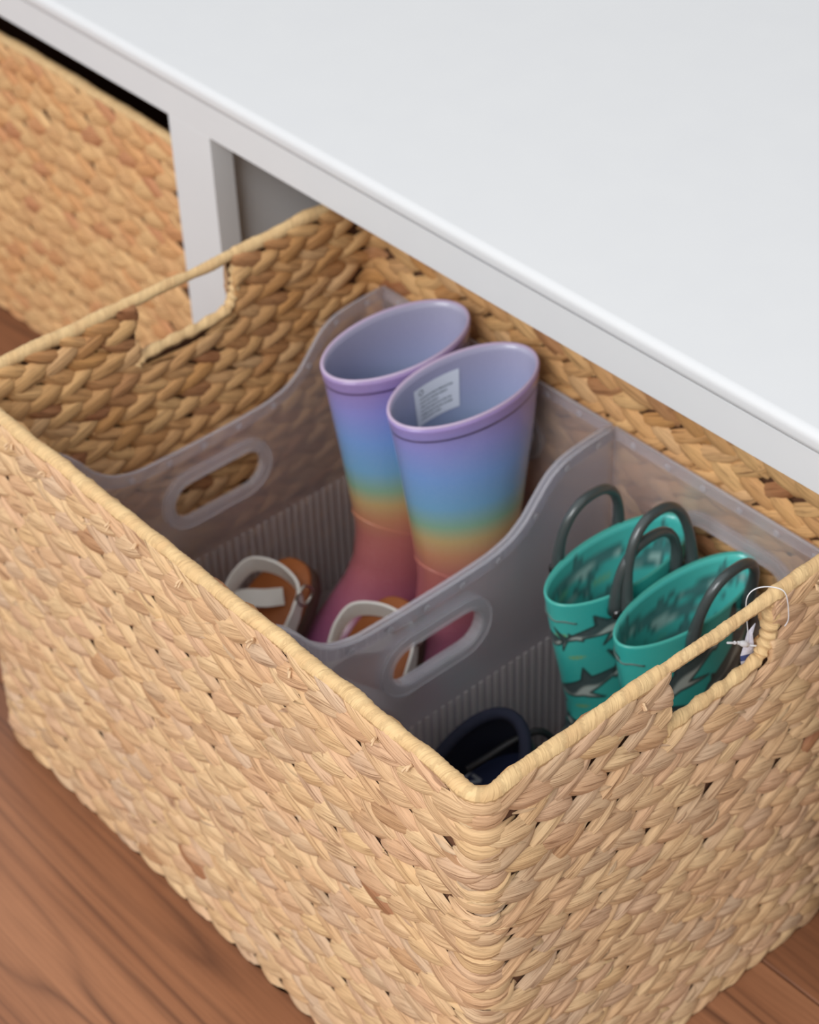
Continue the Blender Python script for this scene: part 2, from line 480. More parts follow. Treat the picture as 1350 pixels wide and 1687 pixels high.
    # rim: cord wrapped in a helix
    def cord(name, pts, rad, n, wrap, closed, tint):
        V = []; F = []; U = []; T = []; N = len(pts); d = 0; prev = None
        for i, p in enumerate(pts):
            t = (pts[(i+1) % N]-pts[i-1]) if closed else (pts[min(i+1, N-1)]-pts[max(i-1, 0)])
            t.normalize()
            x = t.cross(Vector((0, 0, 1)))
            x = x.normalized() if x.length > .3 else (prev or Vector((1, 0, 0)))
            if prev is not None and x.dot(prev) < 0: x = -x
            prev = x; y = t.cross(x)
            if i: d += (p-pts[i-1]).length
            for k in range(n+1):
                a = 2*PI*k/n
                h = (d/wrap*(1+.0) + k/n + .35*math.sin(d*37) + .2*math.sin(d*91+2))
                fr = h % 1.0
                r = (rad(i) if callable(rad) else rad)*(1+.055*(fr-.5)+.035*math.sin(6.283*h*3.1))
                V.append(p+x*math.cos(a)*r+y*math.sin(a)*r*1.05)
                U.append((a*.0045*1.6+math.floor(h)*.37, (fr-.5)*.010+ .0)); T.append((tint(d, h), .3))
        for i in range(N if closed else N-1):
            for k in range(n):
                a = i*(n+1)+k; b = ((i+1) % N)*(n+1)+k
                F.append((a, b, b+1, a+1))
        return link(name, mesh_from(name, V, F, U, T), M_rim, root)
    pr = Path(W, D, .0055, RAD)
    NP = 900 if not quick else 300; pts = []
    for i in range(NP):
        s = i/NP*pr.T
        c, n = pr.at(s)
        wz = mnoise.noise(Vector((c.x*22+seed, c.y*22, 0)))*.0018 + mnoise.noise(Vector((c.x*70, c.y*70, seed)))*.0008
        wo = mnoise.noise(Vector((c.x*26, c.y*26, 5+seed)))*.0012
        s2 = min(abs(((s+.5*pr.T) % pr.T)-.5*pr.T), 9)
        dip = -.0022*math.exp(-(s2/.02)**2)
        hs = holes(pr); sag = 0
        pts.append(Vector((c.x+n.x*wo, c.y+n.y*wo, H-.0035+wz+dip)))
    def rr(i):
        s = i/NP*pr.T
        inh = any(h0-.004 < x < h1+.004 for h0, h1, _, _ in holes(pr) for x in (s, s-pr.T))
        return (.0040 if inh else .0050)+mnoise.noise(Vector((i*.09, seed, 1)))*.0009
    cord('rim', pts, rr, 12, .0125, True, lambda d, h: .05+.22*(.5+.5*math.sin(math.floor(h)*2.3)))
    # binding round the lower and far edge of each hand hole
    for side in (0, 1):
        if side == 0: P3 = lambda y, z: Vector((-.0050, y, z))
        else: P3 = lambda y, z: Vector((-W+.0050, y, z))
        ctl = [P3(YH0-.004, ZH-.006), P3(YH0+.003, ZH-.001), P3(YH0+.03, ZH+.0005), P3(YH0+.055, ZH), P3(YH1-.008, ZH+.003), P3(YH1-.001, ZH+.010),
               P3(YH1+.003, ZH+.020), P3(YH1+.004, ZH+.032), P3(YH1+.005, H-.006)]
        bul = .0026 if side == 0 else -.0006
        q = spline(ctl, 14)
        cord('handle_binding', q, (lambda i, n=len(q): .0042+bul*max(0, (i/n-.55))*2.0*(1-max(0, i/n-.85)*4) + .0006*math.sin(i*.7)), 12, .012, False,
             lambda d, h: .06+.16*(.5+.5*math.sin(math.floor(h)*1.9)))
    # ragged fibre knots just under the rim
    if not quick:
        bm = bmesh.new()
        kn = random.Random(seed+5)
        for s in [-.04-i*.052+kn.uniform(-.015, .015) for i in range(9)]+[.12, .27, .33]:
            c, n = po.at(s); base = Vector((c.x+n.x*.004, c.y+n.y*.004, H-.011+kn.uniform(-.003, .001)))
            for j in range(3):
                e = base+Vector((n.x*.004+kn.uniform(-.003, .003), n.y*.004+kn.uniform(-.003, .003), kn.uniform(-.003, .003)))
                mid = (base+e)/2+Vector((0, 0, .0015))
                tube(bm, spline([base, mid, e], 4), .0006+.0005*kn.random(), 5)
        kk = obj('fibre_knot', bm, plain('pale_fibre', (216, 182, 142), .7), root); kk['kind'] = 'stuff'
    return root
build_basket((0, 0, 0), 'large woven water hyacinth basket pulled out of the bench, holding bins of shoes', 'woven baskets', (M_weave, M_weave_in), 3)
build_basket((-.7085, .3335, 0), 'woven basket pushed fully into the left cubby behind the bench leg', 'woven baskets', (M_weave2, M_weave2), 11, inner=False, quick=True, H=.335)

# ------------------------------------------------------------------ plastic bins
def top_profile(y):
    T = [(.018, .279), (.040, .2795), (.058, .2785), (.072, .266), (.086, .247), (.104, .2335), (.128, .2275), (.19, .2262), (.240, .2275), (.262, .2315),
         (.279, .241), (.293, .2560), (.306, .2690), (.322, .2760), (.345, .2785), (.375, .2795)]
    return interp(T, y)[0]
def panel(us, bot, top, slot, place, th, bm):
    """a sheet in (u, z) with an optional stadium slot, extruded th"""
    tmp = bmesh.new(); cols = []
    for u in us:
        zs = [bot, None, None, top(u)]
        if slot:
            uc, zc, hl, hh = slot; du = abs(u-uc)
            if du >= hl: h = 0
            elif du <= hl-hh: h = hh
            else: h = math.sqrt(max(0, hh*hh-(du-(hl-hh))**2))
            zs[1], zs[2] = zc-h, zc+h
        else:
            zs[1] = zs[2] = (bot+top(u))/2
        vb = tmp.verts.new((u, zs[0], 0)); v1 = tmp.verts.new((u, zs[1], 0))
        v2 = v1 if zs[2]-zs[1] < 1e-6 else tmp.verts.new((u, zs[2], 0)); vt = tmp.verts.new((u, zs[3], 0))
        cols.append((vb, v1, v2, vt))
    for A, B in zip(cols[:-1], cols[1:]):
        tmp.faces.new((A[0], B[0], B[1], A[1])); tmp.faces.new((A[2], B[2], B[3], A[3]))
    ret = bmesh.ops.extrude_face_region(tmp, geom=tmp.faces[:])
    for g in ret['geom']:
        if isinstance(g, bmesh.types.BMVert): g.co.z += th
    bmesh.ops.recalc_face_normals(tmp, faces=tmp.faces[:])
    vm = {}
    for v in tmp.verts: vm[v] = bm.verts.new(place(v.co.x, v.co.y, v.co.z))
    for f in tmp.faces: bm.faces.new([vm[v] for v in f.verts])
    tmp.free()
def stadium(uc, zc, hl, hh, n=10):
    pts = []
    for k in range(n+1):
        a = -PI/2+PI*k/n; pts.append((uc+hl-hh+hh*math.cos(a), zc+hh*math.sin(a)))
    for k in range(n+1):
        a = PI/2+PI*k/n; pts.append((uc-hl+hh+hh*math.cos(a), zc+hh*math.sin(a)))
    return pts
def slot_samples(slot):
    uc, zc, hl, hh = slot; o = []
    for k in range(9):
        c = math.cos(PI/2*k/8); o += [uc-(hl-hh)-hh*c, uc+(hl-hh)+hh*c]
    return o
def build_bin(x0, x1, label):
    Y0, Y1, Z0, th = .0205, .3700, .0065, .0017
    root = empty('storage_bin', ((x0+x1)/2, (Y0+Y1)/2, Z0), label, 'bin', 'frosted plastic bins inside the basket')
    o = root.location.copy()
    body = bmesh.new(); fl = bmesh.new(); ribs = bmesh.new(); lip = bmesh.new()
    slot = (.193, .1775, .043, .0165)
    us = sorted(set([round(Y0+.0+i*(Y1-Y0)/70, 5) for i in range(71)]+[round(v, 5) for v in slot_samples(slot)]))
    walls = [(lambda u, z, d: Vector((x0+d, u, z))-o, 1), (lambda u, z, d: Vector((x1-d, u, z))-o, -1)]
    stud_pos = []
    def collar(sl, pl):
        col = bmesh.new()
        prof = [(0, -.0030), (.0022, -.0030), (.0024, -.0012), (.0084, -.0012), (.0086, -.0022), (.0102, -.0022), (.0102, th+.0010), (.0086, th+.0010), (.0084, th+.0002), (.0024, th+.0002), (.0022, th+.0014), (0, th+.0014)]
        R = []
        loops = [stadium(sl[0], sl[1], sl[2]+e, sl[3]+e) for e, d in prof]
        for i in range(len(loops[0])): R.append([col.verts.new(pl(lp[i][0], lp[i][1], d)) for lp, (e, d) in zip(loops, prof)])
        for i in range(len(R)):
            X, Yy = R[i], R[(i+1) % len(R)]
            for k in range(len(prof)): col.faces.new((X[k], X[(k+1) % len(prof)], Yy[(k+1) % len(prof)], Yy[k]))
        bmesh.ops.recalc_face_normals(col, faces=col.faces[:])
        obj('slot_collar', col, M_bin_edge, root, False)
    for pl, sg in walls:
        panel(us, Z0, top_profile, slot, pl, th, body)
        # flange band following the edge
        tmp = [(u, top_profile(u)) for u in us]
        rings = []
        for u, z in tmp:
            dz = (top_profile(u+.001)-top_profile(u-.001))/.002; nl = math.hypot(1, dz)
            nu, nz = dz/nl, -1/nl
            a = (u, z+.0006); b = (u+nu*.011, z+nz*.011)
            b = (min(max(b[0], Y0), Y1), b[1])
            rings.append([fl.verts.new(pl(q[0], q[1], d)) for q, d in ((a, -.0012), (b, -.0012), (b, 0.0), (a, 0.0))])
        for A, B in zip(rings[:-1], rings[1:]):
            for k in range(4): fl.faces.new((A[k], A[(k+1) % 4], B[(k+1) % 4], B[k]))
        tube(lip, [pl(u, z+.0004, th/2) for u, z in tmp[1:-1]], .0013, 6)
        u = Y0+.03
        while u < Y1-.01:
            dz = (top_profile(u+.001)-top_profile(u-.001))/.002; nl = math.hypot(1, dz)
            stud_pos.append((pl(u+dz/nl*.0062, top_profile(u)-.0062/nl, -.0012), Vector((-sg, 0, 0)))); stud_pos.append((pl(u+dz/nl*.0062, top_profile(u)-.0062/nl, th), Vector((sg, 0, 0))))
            u += .0335
        collar(slot, pl)
        y = Y0+.006
        while y < Y1-.004:
            a = pl(y, Z0, th); b = pl(y+.0034, .117, th+.0011)
            box(ribs, [min(a[i], b[i]) for i in range(3)], [max(a[i], b[i]) for i in range(3)])
            y += .0076
    # rear and front walls
    slot2 = ((x0+x1)/2, .2235, .046, .0165)
    ux = sorted(set([x0+i*(x1-x0)/24 for i in range(25)]+slot_samples(slot2)))
    flat = lambda u: top_profile(.372)
    for Yw, sg, sl in ((Y1, -1, slot2), (Y0, 1, None)):
        pl = lambda u, z, d, Yw=Yw, sg=sg: Vector((u, Yw+sg*d, z))-o
        panel(ux, Z0, flat, sl, pl, th, body)
        box(fl, Vector((x0, Yw-.0012 if sg > 0 else Yw, flat(0)-.011))-o, Vector((x1, Yw if sg > 0 else Yw+.0012, flat(0)+.0006))-o)
        tube(lip, [pl(x0+.002, flat(0)+.0004, th/2), pl(x1-.002, flat(0)+.0004, th/2)], .0013, 6)
        x = x0+.02
        while x < x1-.01:
            stud_pos.append((pl(x, flat(0)-.006, th), Vector((0, sg, 0)))); x += .0335
        if sl:
            collar(sl, pl)
    box(body, Vector((x0+th, Y0+th, Z0-.0004))-o, Vector((x1-th, Y1-th, Z0+.0014))-o)
    for bm_ in (fl,): bmesh.ops.recalc_face_normals(bm_, faces=bm_.faces[:])
    obj('bin_body', body, M_bin, root, False)
    obj('rim_flange', fl, M_bin_edge, root, False)
    obj('rim_lip', lip, M_bin_edge, root)
    k = obj('rib', ribs, M_bin_rib, root, False); k['kind'] = 'stuff'
    bm = bmesh.new(); bmesh.ops.create_cone(bm, cap_ends=True, segments=10, radius1=.0030, radius2=.0022, depth=.0008)
    me = bpy.data.meshes.new('stud'); bm.to_mesh(me); bm.free(); me.materials.append(M_bin_edge)
    for p, n in stud_pos:
        s = link('stud', me, None, root, p+n*.0004); s.rotation_euler = n.to_track_quat('Z', 'Y').to_euler()
    return root
build_bin(-.5110, -.2590, 'frosted clear plastic bin around the rainbow boots and white sandals')
build_bin(-.2555, -.0165, 'frosted clear plastic bin around the teal shark boots and navy shoe')

# ------------------------------------------------------------------ boots
def ring_pt(tab, z, th, yaw0=0, off=0.0):
    F, B, a, e = interp(tab, z)
    yc = (F+B)/2; b = (B-F)/2-off; a = a-off
    s, c = math.sin(th), math.cos(th)
    x = a*math.copysign(abs(c)**e, c)*(1-.10*s*(1 if z < tab[3][0] else 0))
    return Vector((x, yc+b*math.copysign(abs(s)**e, s), z))
def boot_shell(tab, H, nth, zs, lean, wall=.0026, zin=.03, colfn=None, mats=None, parent=None, name='upper'):
    """closed outer skin, rounded lip and inner skin; th=-90deg is the toe"""
    V = []; F = []; MI = []; UVs = []
    rings = []
    def addring(z, off, zz=None):
        i0 = len(V)
        for k in range(nth):
            th = 2*PI*k/nth
            p = ring_pt(tab, z, th, off=off)
            p = lean(p); 
            if zz is not None: p.z += zz
            V.append(tuple(p)); UVs.append((th, z))
        rings.append(i0)
    for z in zs: addring(z, 0)
    n_out = len(rings)
    addring(H, .0006, .0012); addring(H, wall-.0006, .0012); addring(H, wall)
    n_lip = len(rings)
    zi = H
    while zi > zin: addring(zi, wall); zi -= .006
    for r in range(len(rings)-1):
        a, b = rings[r], rings[r+1]
        for k in range(nth):
            k2 = (k+1) % nth
            F.append((a+k, a+k2, b+k2, b+k)); MI.append(0 if r < n_out-1 else (2 if r < n_lip-1 else 1))
    F.append(tuple(rings[0]+k for k in range(nth))[::-1]); MI.append(0)
    F.append(tuple(rings[-1]+k for k in range(nth))); MI.append(1)
    me = bpy.data.meshes.new(name); me.from_pydata(V, [], F)
    for mm in mats: me.materials.append(mm)
    me.polygons.foreach_set('material_index', MI); me.polygons.foreach_set('use_smooth', [True]*len(F))
    if colfn is not None:
        A = np.ones((len(V), 4), dtype=np.float32); A[:, :3] = colfn(np.array(UVs), np.array(V))
        ca = me.color_attributes.new('print', 'FLOAT_COLOR', 'POINT'); ca.data.foreach_set('color', A.ravel())
    return link(name, me, None, parent)
def band(tab, z0, z1, off, lean, mat, name, parent, nth=64, nz=4):
    bm = bmesh.new(); R = []
    prof = [(z0, .0)]+[(z0+(z1-z0)*k/nz, off) for k in range(nz+1)]+[(z1, .0)]
    for z, d in prof:
        R.append([bm.verts.new(lean(ring_pt(tab, z, 2*PI*k/nth, off=-d))) for k in range(nth)])
    for A, B in zip(R[:-1], R[1:]):
        for k in range(nth): bm.faces.new((A[k], A[(k+1) % nth], B[(k+1) % nth], B[k]))
    return obj(name, bm, mat, parent)
def rainbow_mat(name, off, inner=False):
    t = NT(name); tc = t.n('ShaderNodeTexCoord'); sx = t.n('ShaderNodeSeparateXYZ'); t.l(tc.outputs['Object'], sx.inputs[0])
    z = t.math('ADD', sx.outputs[2], t.math('MULTIPLY', sx.outputs[1], .12))
    z = t.math('DIVIDE', t.math('ADD', z, off), .32)
    st = [(.00, (124, 48, 104)), (.14, (156, 70, 136)), (.26, (172, 82, 118)), (.36, (184, 92, 100)), (.47, (196, 108, 96)), (.535, (205, 138, 92)), (.585, (196, 166, 104)),
          (.63, (128, 172, 140)), (.69, (104, 166, 206)), (.78, (112, 158, 222)), (.87, (138, 140, 212)), (.93, (146, 124, 186)), (1.0, (150, 122, 164))]
    c = t.ramp(z, [(p, S(q)) for p, q in st])
    if inner:
        c = t.mix(.66, c, S((158, 166, 182)))
    nz = t.n('ShaderNodeTexNoise', i_Scale=900., i_Detail=2.); t.l(tc.outputs['Object'], nz.inputs['Vector'])
    c = t.mix(t.math('MULTIPLY', nz.outputs[0], .14), c, S((232, 226, 236)))
    t.set(c, .26 if not inner else .4)
    t.b.inputs['Coat Weight'].default_value = .5; t.b.inputs['Coat Roughness'].default_value = .16
    t.b.inputs['Subsurface Weight'].default_value = .0
    return t.m
M_lip = plain('boot_lip', (188, 170, 196), .25, var=.03)  # paler than the rubber: edge highlight put into the colour
RT = [(0.0, -.120, .043, .0345, .86), (.004, -.1235, .0445, .0355, .86), (.020, -.1235, .0440, .0355, .88), (.036, -.1200, .0420, .0355, .92), (.052, -.1100, .0405, .0350, .95),
      (.066, -.0930, .0400, .0335, .97), (.080, -.0740, .0400, .0322, .98), (.096, -.0580, .0400, .0305, 1.), (.115, -.0480, .0405, .0302, 1.), (.14, -.0445, .0420, .0310, 1.),
      (.175, -.0480, .0465, .0330, 1.), (.22, -.0540, .0540, .0345, 1.), (.26, -.0600, .0605, .0360, 1.), (.305, -.0670, .0650, .0372, 1.)]
def fine_levels(H, n=90):
    return [H*(k/n)**1.15 for k in range(n+1)]
def rainbow_boot(loc, label, off, sticker):
    H = .3045
    root = empty('rain_boot', loc, label, 'boot', 'pair of rainbow rain boots')
    lean = lambda p: Vector((p.x, p.y, p.z))
    mo, mi = rainbow_mat('rainbow_rubber', off), rainbow_mat('rainbow_rubber_inside', off, True)
    boot_shell(RT, H, 72, fine_levels(H), lean, mats=[mo, mi, M_lip], parent=root, zin=.02)
    band(RT, H-.0125, H-.0005, .0004, lean, mo, 'top_band', root)
    band(RT, .0, .006, .0016, lean, mo, 'sole', root)
    # ankle seam: dips to the sides, fine raised ridge
    bm = bmesh.new(); pts = []
    for k in range(72):
        th = 2*PI*k/72
        z = .148 - .013*math.sin(th)*-1*-1 - .010*(math.cos(th)**2)
        pts.append(lean(ring_pt(RT, z, th, off=-.0002)))
    tube(bm, pts, .0006, 6, closed=True)
    obj('ankle_seam', bm, mo, root)
    if sticker:
        t = NT('printed_label'); tc = t.n('ShaderNodeUVMap'); sx = t.n('ShaderNodeSeparateXYZ'); t.l(tc.outputs[0], sx.inputs[0])
        u, v = sx.outputs[0], sx.outputs[1]
        line = t.math('LESS_THAN', t.math('FRACT', t.math('MULTIPLY', v, 9.)), .42)
        cb = t.n('ShaderNodeCombineXYZ'); t.l(t.math('MULTIPLY', u, 46.), cb.inputs[0]); t.l(t.math('FLOOR', t.math('MULTIPLY', v, 9.)), cb.inputs[1])
        nz = t.n('ShaderNodeTexNoise', i_Scale=1., i_Detail=1.); t.l(cb.outputs[0], nz.inputs['Vector'])
        ink = t.math('MULTIPLY', line, t.math('GREATER_THAN', nz.outputs[0], .44))
        wn = t.n('ShaderNodeTexWhiteNoise', noise_dimensions='1D'); t.l(t.math('FLOOR', t.math('MULTIPLY', v, 9.)), wn.inputs['W'])
        lim = t.math('ADD', .55, t.math('MULTIPLY', wn.outputs[0], .35))
        ok = t.math('MULTIPLY', t.math('GREATER_THAN', u, .12), t.math('LESS_THAN', u, lim))
        ok = t.math('MULTIPLY', ok, t.math('MULTIPLY', t.math('LESS_THAN', v, .78), t.math('GREATER_THAN', v, .12)))
        ink = t.math('MULTIPLY', ink, ok)
        du = t.math('SUBTRACT', u, .17); dv = t.math('MULTIPLY', t.math('SUBTRACT', v, .86), .8)
        dd = t.math('SQRT', t.math('ADD', t.math('MULTIPLY', du, du), t.math('MULTIPLY', dv, dv)))
        circ = t.math('LESS_THAN', t.math('ABSOLUTE', t.math('SUBTRACT', dd, .05)), .012)
        ink = t.math('MAXIMUM', ink, circ)
        t.set(t.mix(ink, S((226, 232, 242)), S((110, 122, 130))), .45)
        bm = bmesh.new(); uvl = bm.loops.layers.uv.new('UVMap'); G = {}
        za, zb = H-.046, H-.013
        tha, thb = math.radians(200), math.radians(158)
        n = 10
        for sd in (0, 1):
            for i in range(n+1):
                for j in range(2):
                    G[i, j, sd] = bm.verts.new(lean(ring_pt(RT, (za, zb)[j], tha+(thb-tha)*i/n, off=.0030+.0004*sd)))
        for i in range(n):
            f = bm.faces.new((G[i, 0, 1], G[i+1, 0, 1], G[i+1, 1, 1], G[i, 1, 1]))
            for lp, q in zip(f.loops, ((i/n, 0), ((i+1)/n, 0), ((i+1)/n, 1), (i/n, 1))): lp[uvl].uv = q
            f = bm.faces.new((G[i, 1, 0], G[i+1, 1, 0], G[i+1, 0, 0], G[i, 0, 0]))
        o = obj('care_label', bm, t.m, root); o['label'] = 'white printed sticker inside the shaft'
rainbow_boot((-.4105, .2985, .0085), 'rainbow rain boot partly hidden behind its pair, no label visible inside', .012, False)
rainbow_boot((-.3345, .2965, .0085), 'rainbow rain boot on the right of the pair, white printed label inside its shaft', 0.0, True)

# shark print -------------------------------------------------------
SHARK = [(.52, .0), (.44, .055), (.30, .085), (.16, .095), (.10, .10), (.02, .225), (-.02, .085), (-.16, .06), (-.30, .035), (-.335, .07), (-.345, .025), (-.40, .02), (-.53, .19),
         (-.47, .0), (-.54, -.13), (-.40, -.022), (-.28, -.035), (-.22, -.075), (-.205, -.04), (-.02, -.075), (.06, -.085), (-.06, -.22), (.16, -.09), (.30, -.07), (.44, -.045)]
def poly_sd(P, x, y):
    n = len(P); d = np.full(x.shape, 1e9); s = np.ones(x.shape)
    for i in range(n):
        ax, ay = P[i]; bx, by = P[i-1]
        ex, ey = bx-ax, by-ay; wx, wy = x-ax, y-ay
        t = np.clip((wx*ex+wy*ey)/(ex*ex+ey*ey), 0, 1)
        d = np.minimum(d, (wx-ex*t)**2+(wy-ey*t)**2)
        c1 = y >= ay; c2 = y < by; c3 = ex*wy > ey*wx
        fl = (c1 & c2 & c3) | (~c1 & ~c2 & ~c3)
        s = np.where(fl, -s, s)
    return s*np.sqrt(d)
def shark_colors(seed, marks, fish):
    def fn(UV, V):
        th, z = UV[:, 0].copy(), UV[:, 1]
        Ub = np.mod(th+PI*.5, 2*PI)*.046      # 0 at the toe line, grows towards +x side
        base = np.array(S((40, 182, 174))[:3]); base2 = np.array(S((88, 206, 192))[:3]); deep = np.array(S((14, 152, 150))[:3])
        w = .5+.5*np.sin(Ub*60+seed)*np.cos(z*46+seed*2)
        col = base[None]*(1-w[:, None]*.45)+base2[None]*(w[:, None]*.45)
        w2 = np.clip(np.sin(Ub*35+seed*1.7+z*20), 0, 1)*.35
        col = col*(1-w2[:, None])+deep[None]*w2[:, None]
        per = 2*PI*.046
        yel = np.array(S((150, 176, 60))[:3])
        for (u, zz) in fish:
            du = (Ub-u+per/2) % per-per/2; dz = z-zz-du*.12
            k = np.clip(1.6-np.sqrt((du/.0085)**2+(dz/.0022)**2)*1.3, 0, .75)[:, None]
            k = k*(.7+.3*np.sin(du*1800)[:, None])
            col = col*(1-k)+yel*k
        blk = np.array(S((24, 32, 36))[:3]); dk = np.array(S((62, 76, 80))[:3]); lt = np.array(S((188, 200, 194))[:3])
        for (u, zz, a, sc, flip) in marks:
            du = (Ub-u+per/2) % per-per/2; dz = z-zz
            x = (du*math.cos(a)+dz*math.sin(a))/(sc*1.15)*flip; y = (-du*math.sin(a)+dz*math.cos(a))/(sc*1.15)
            m_ = (np.abs(x) < .62) & (np.abs(y) < .3)
            if not m_.any(): continue
            sd = poly_sd(SHARK, x[m_], y[m_]+.05*np.sin(x[m_]*4))
            inside = np.clip(.5-sd*sc/.0007, 0, 1)
            belly = np.clip((-.012-y[m_]-.05*np.sin(x[m_]*4)+.03*np.sin(x[m_]*16))*26+.3, 0, 1)
            fill = dk[None]*(1-belly[:, None])+lt[None]*belly[:, None]
            edge = np.clip(1.25-np.abs(sd*sc)/.0012, 0, 1)
            c = col[m_]
            c = c*(1-inside[:, None])+fill*inside[:, None]
            c = c*(1-edge[:, None])+blk[None]*edge[:, None]
            col[m_] = c
        return col
    return fn
def print_mat(name, inner=False):
    t = NT(name); at = t.n('ShaderNodeAttribute'); at.attribute_name = 'print'
    c = at.outputs['Color']
    if inner: c = t.mix(.22, c, S((120, 225, 222)))
    nz = t.n('ShaderNodeTexNoise', i_Scale=600.); tc = t.n('ShaderNodeTexCoord'); t.l(tc.outputs['Object'], nz.inputs['Vector'])
    c = t.mix(t.math('MULTIPLY', nz.outputs[0], .10), c, S((180, 210, 200)))
    t.set(c, .3); t.b.inputs['Coat Weight'].default_value = .2; return t.m
M_print, M_print_in = print_mat('shark_print_rubber'), print_mat('shark_print_rubber_inside', True)
M_tealip = plain('teal_rubber_lip', (70, 172, 160), .3)
M_black = plain('glossy_black_rubber', (66, 74, 74), .28, Coat_Weight=.3)
M_rivet = plain('black_rivet', (30, 32, 33), .1, Coat_Weight=.8)
M_sole = plain('black_sole_rubber', (26, 30, 32), .5)
def shark_boot(loc, label, half_w, seed, marks, fish, handles):
    H = .2315
    ST = [(0.0, -.073, .042, .0265, .86), (.003, -.0755, .0435, .0272, .86), (.014, -.0755, .0430, .0272, .9), (.026, -.0745, .0415, .0272, .94), (.038, -.0710, .0400, .0272, .97),
          (.050, -.0640, .0400, .0285, .98), (.062, -.0520, .0405, .0270, 1.), (.078, -.0420, .0420, .0262, 1.), (.10, -.0410, .0450, .0262, 1.), (.14, -.0480, .0510, .0270, 1.),
          (.18, -.0570, .0580, (.0275+half_w)/2, 1.), (.2315, -.0665, .0655, half_w, 1.)]
    root = empty('shark_boot', loc, label, 'boot', 'pair of teal shark print rain boots')
    lean = lambda p: p
    n = 210; zs = [H*(k/n) for k in range(n+1)]
    boot_shell(ST, H, 300, zs, lean, wall=.0024, colfn=shark_colors(seed, marks, fish), mats=[M_print, M_print_in, M_tealip], parent=root, zin=.02)
    band(ST, 0, .007, .0018, lean, M_sole, 'sole', root)
    # stitched edge mark below the lip at the front
    bm = bmesh.new(); pts = [ring_pt(ST, H-.0165+.001*math.sin(k*.9), math.radians(225+k*4.0), off=-.0003) for k in range(20)]
    tube(bm, pts, .0008, 5); obj('stitch_line', bm, plain('grey_stitch', (86, 110, 104), .5), root)
    for (sgn, y0, y1, hgt, tilt) in handles:
        def side(y, z):
            F, B, a, e = interp(ST, z); yc = (F+B)/2; b = (B-F)/2
            return Vector((sgn*(a*math.sqrt(max(0, 1-((y-yc)/b)**2))+.0035), y, z))
        A, B2 = side(y0, H-.012), side(y1, H-.012)
        A2, B3 = side(y0, H+.004), side(y1, H+.004)
        top = Vector((sgn*(half_w+.001)+tilt, 0, H+hgt))
        yc_ = (y0+y1)/2; ry = (y1-y0)/2; q = [A]
        for k in range(33):
            a_ = PI*k/32; f = math.sin(a_)**.85
            base_x = A2.x+(B3.x-A2.x)*k/32
            q.append(Vector((base_x*(1-f)+top.x*f, yc_-ry*math.copysign(abs(math.cos(a_))**.8, math.cos(a_)), H-.004+(hgt+.004)*f)))
        q.append(B2); bm = bmesh.new()
        N = len(q); tube(bm, q, lambda i: .0037+.0014*(max(0, 1-min(i, N-1-i)/5)), 12)
        h = obj('pull_handle', bm, M_black, root)
        for e in (A, B2):
            bm = bmesh.new(); bmesh.ops.create_uvsphere(bm, u_segments=14, v_segments=10, radius=.0052)
            for v in bm.verts: v.co.x *= .75; v.co += e+Vector((sgn*.0035, 0, .001))
            obj('rivet', bm, M_rivet, h)
R_ = math.radians
U = lambda deg: R_(deg)*.046     # degrees round from the toe line towards +x
marks1 = [(U(52), .203, R_(20), .062, 1), (U(38), .148, R_(14), .075, -1), (U(112), .168, R_(8), .07, 1), (U(30), .092, R_(-6), .085, 1), (U(100), .105, R_(12), .075, -1), (U(38), .052, R_(-20), .06, -1),
          (U(-40), .19, R_(10), .07, 1), (U(-75), .21, R_(-5), .065, -1), (U(-110), .165, R_(14), .07, 1), (U(-60), .13, R_(-10), .07, 1), (U(160), .205, R_(10), .065, -1), (U(-160), .20, R_(-10), .06, 1), (U(-30), .085, R_(10), .07, -1), (U(160), .13, R_(5), .07, 1), (U(-120), .09, R_(5), .07, 1)]
fish1 = [(U(25), .178), (U(70), .176), (U(20), .122), (U(62), .124), (U(95), .204), (U(118), .136), (U(40), .075), (U(130), .21), (U(-60), .2), (U(-30), .212), (U(-100), .19), (U(175), .19), (U(10), .2)]
marks2 = [(U(30), .165, R_(-8), .062, 1), (U(70), .195, R_(28), .075, -1), (U(98), .160, R_(24), .08, 1), (U(125), .19, R_(32), .07, -1), (U(50), .11, R_(10), .07, -1), (U(110), .11, R_(5), .075, 1), (U(5), .13, R_(10), .06, -1),
          (U(-50), .21, R_(16), .066, 1), (U(-85), .2, R_(12), .07, -1), (U(-120), .17, R_(0), .06, 1), (U(-60), .15, R_(10), .07, 1), (U(165), .16, R_(20), .06, 1), (U(-150), .21, R_(0), .06, 1), (U(20), .07, R_(5), .07, 1)]
fish2 = [(U(15), .185), (U(55), .14), (U(150), .19), (U(88), .205), (U(-50), .185), (U(115), .135), (U(40), .2), (U(-90), .18), (U(0), .1)]
shark_boot((-.1840, .3010, .0085), 'teal shark print rain boot on the left, beside the bin divider', .0285, 1.3, marks1, fish1, [(-1, -.030, .030, .042, .003), (1, -.032, .028, .038, .000)])
shark_boot((-.1225, .3045, .0085), 'teal shark print rain boot on the right, close behind the basket hand hole', .0260, 4.1, marks2, fish2, [(-1, -.030, .034, .056, -.006), (1, -.024, .034, .046, .008)])

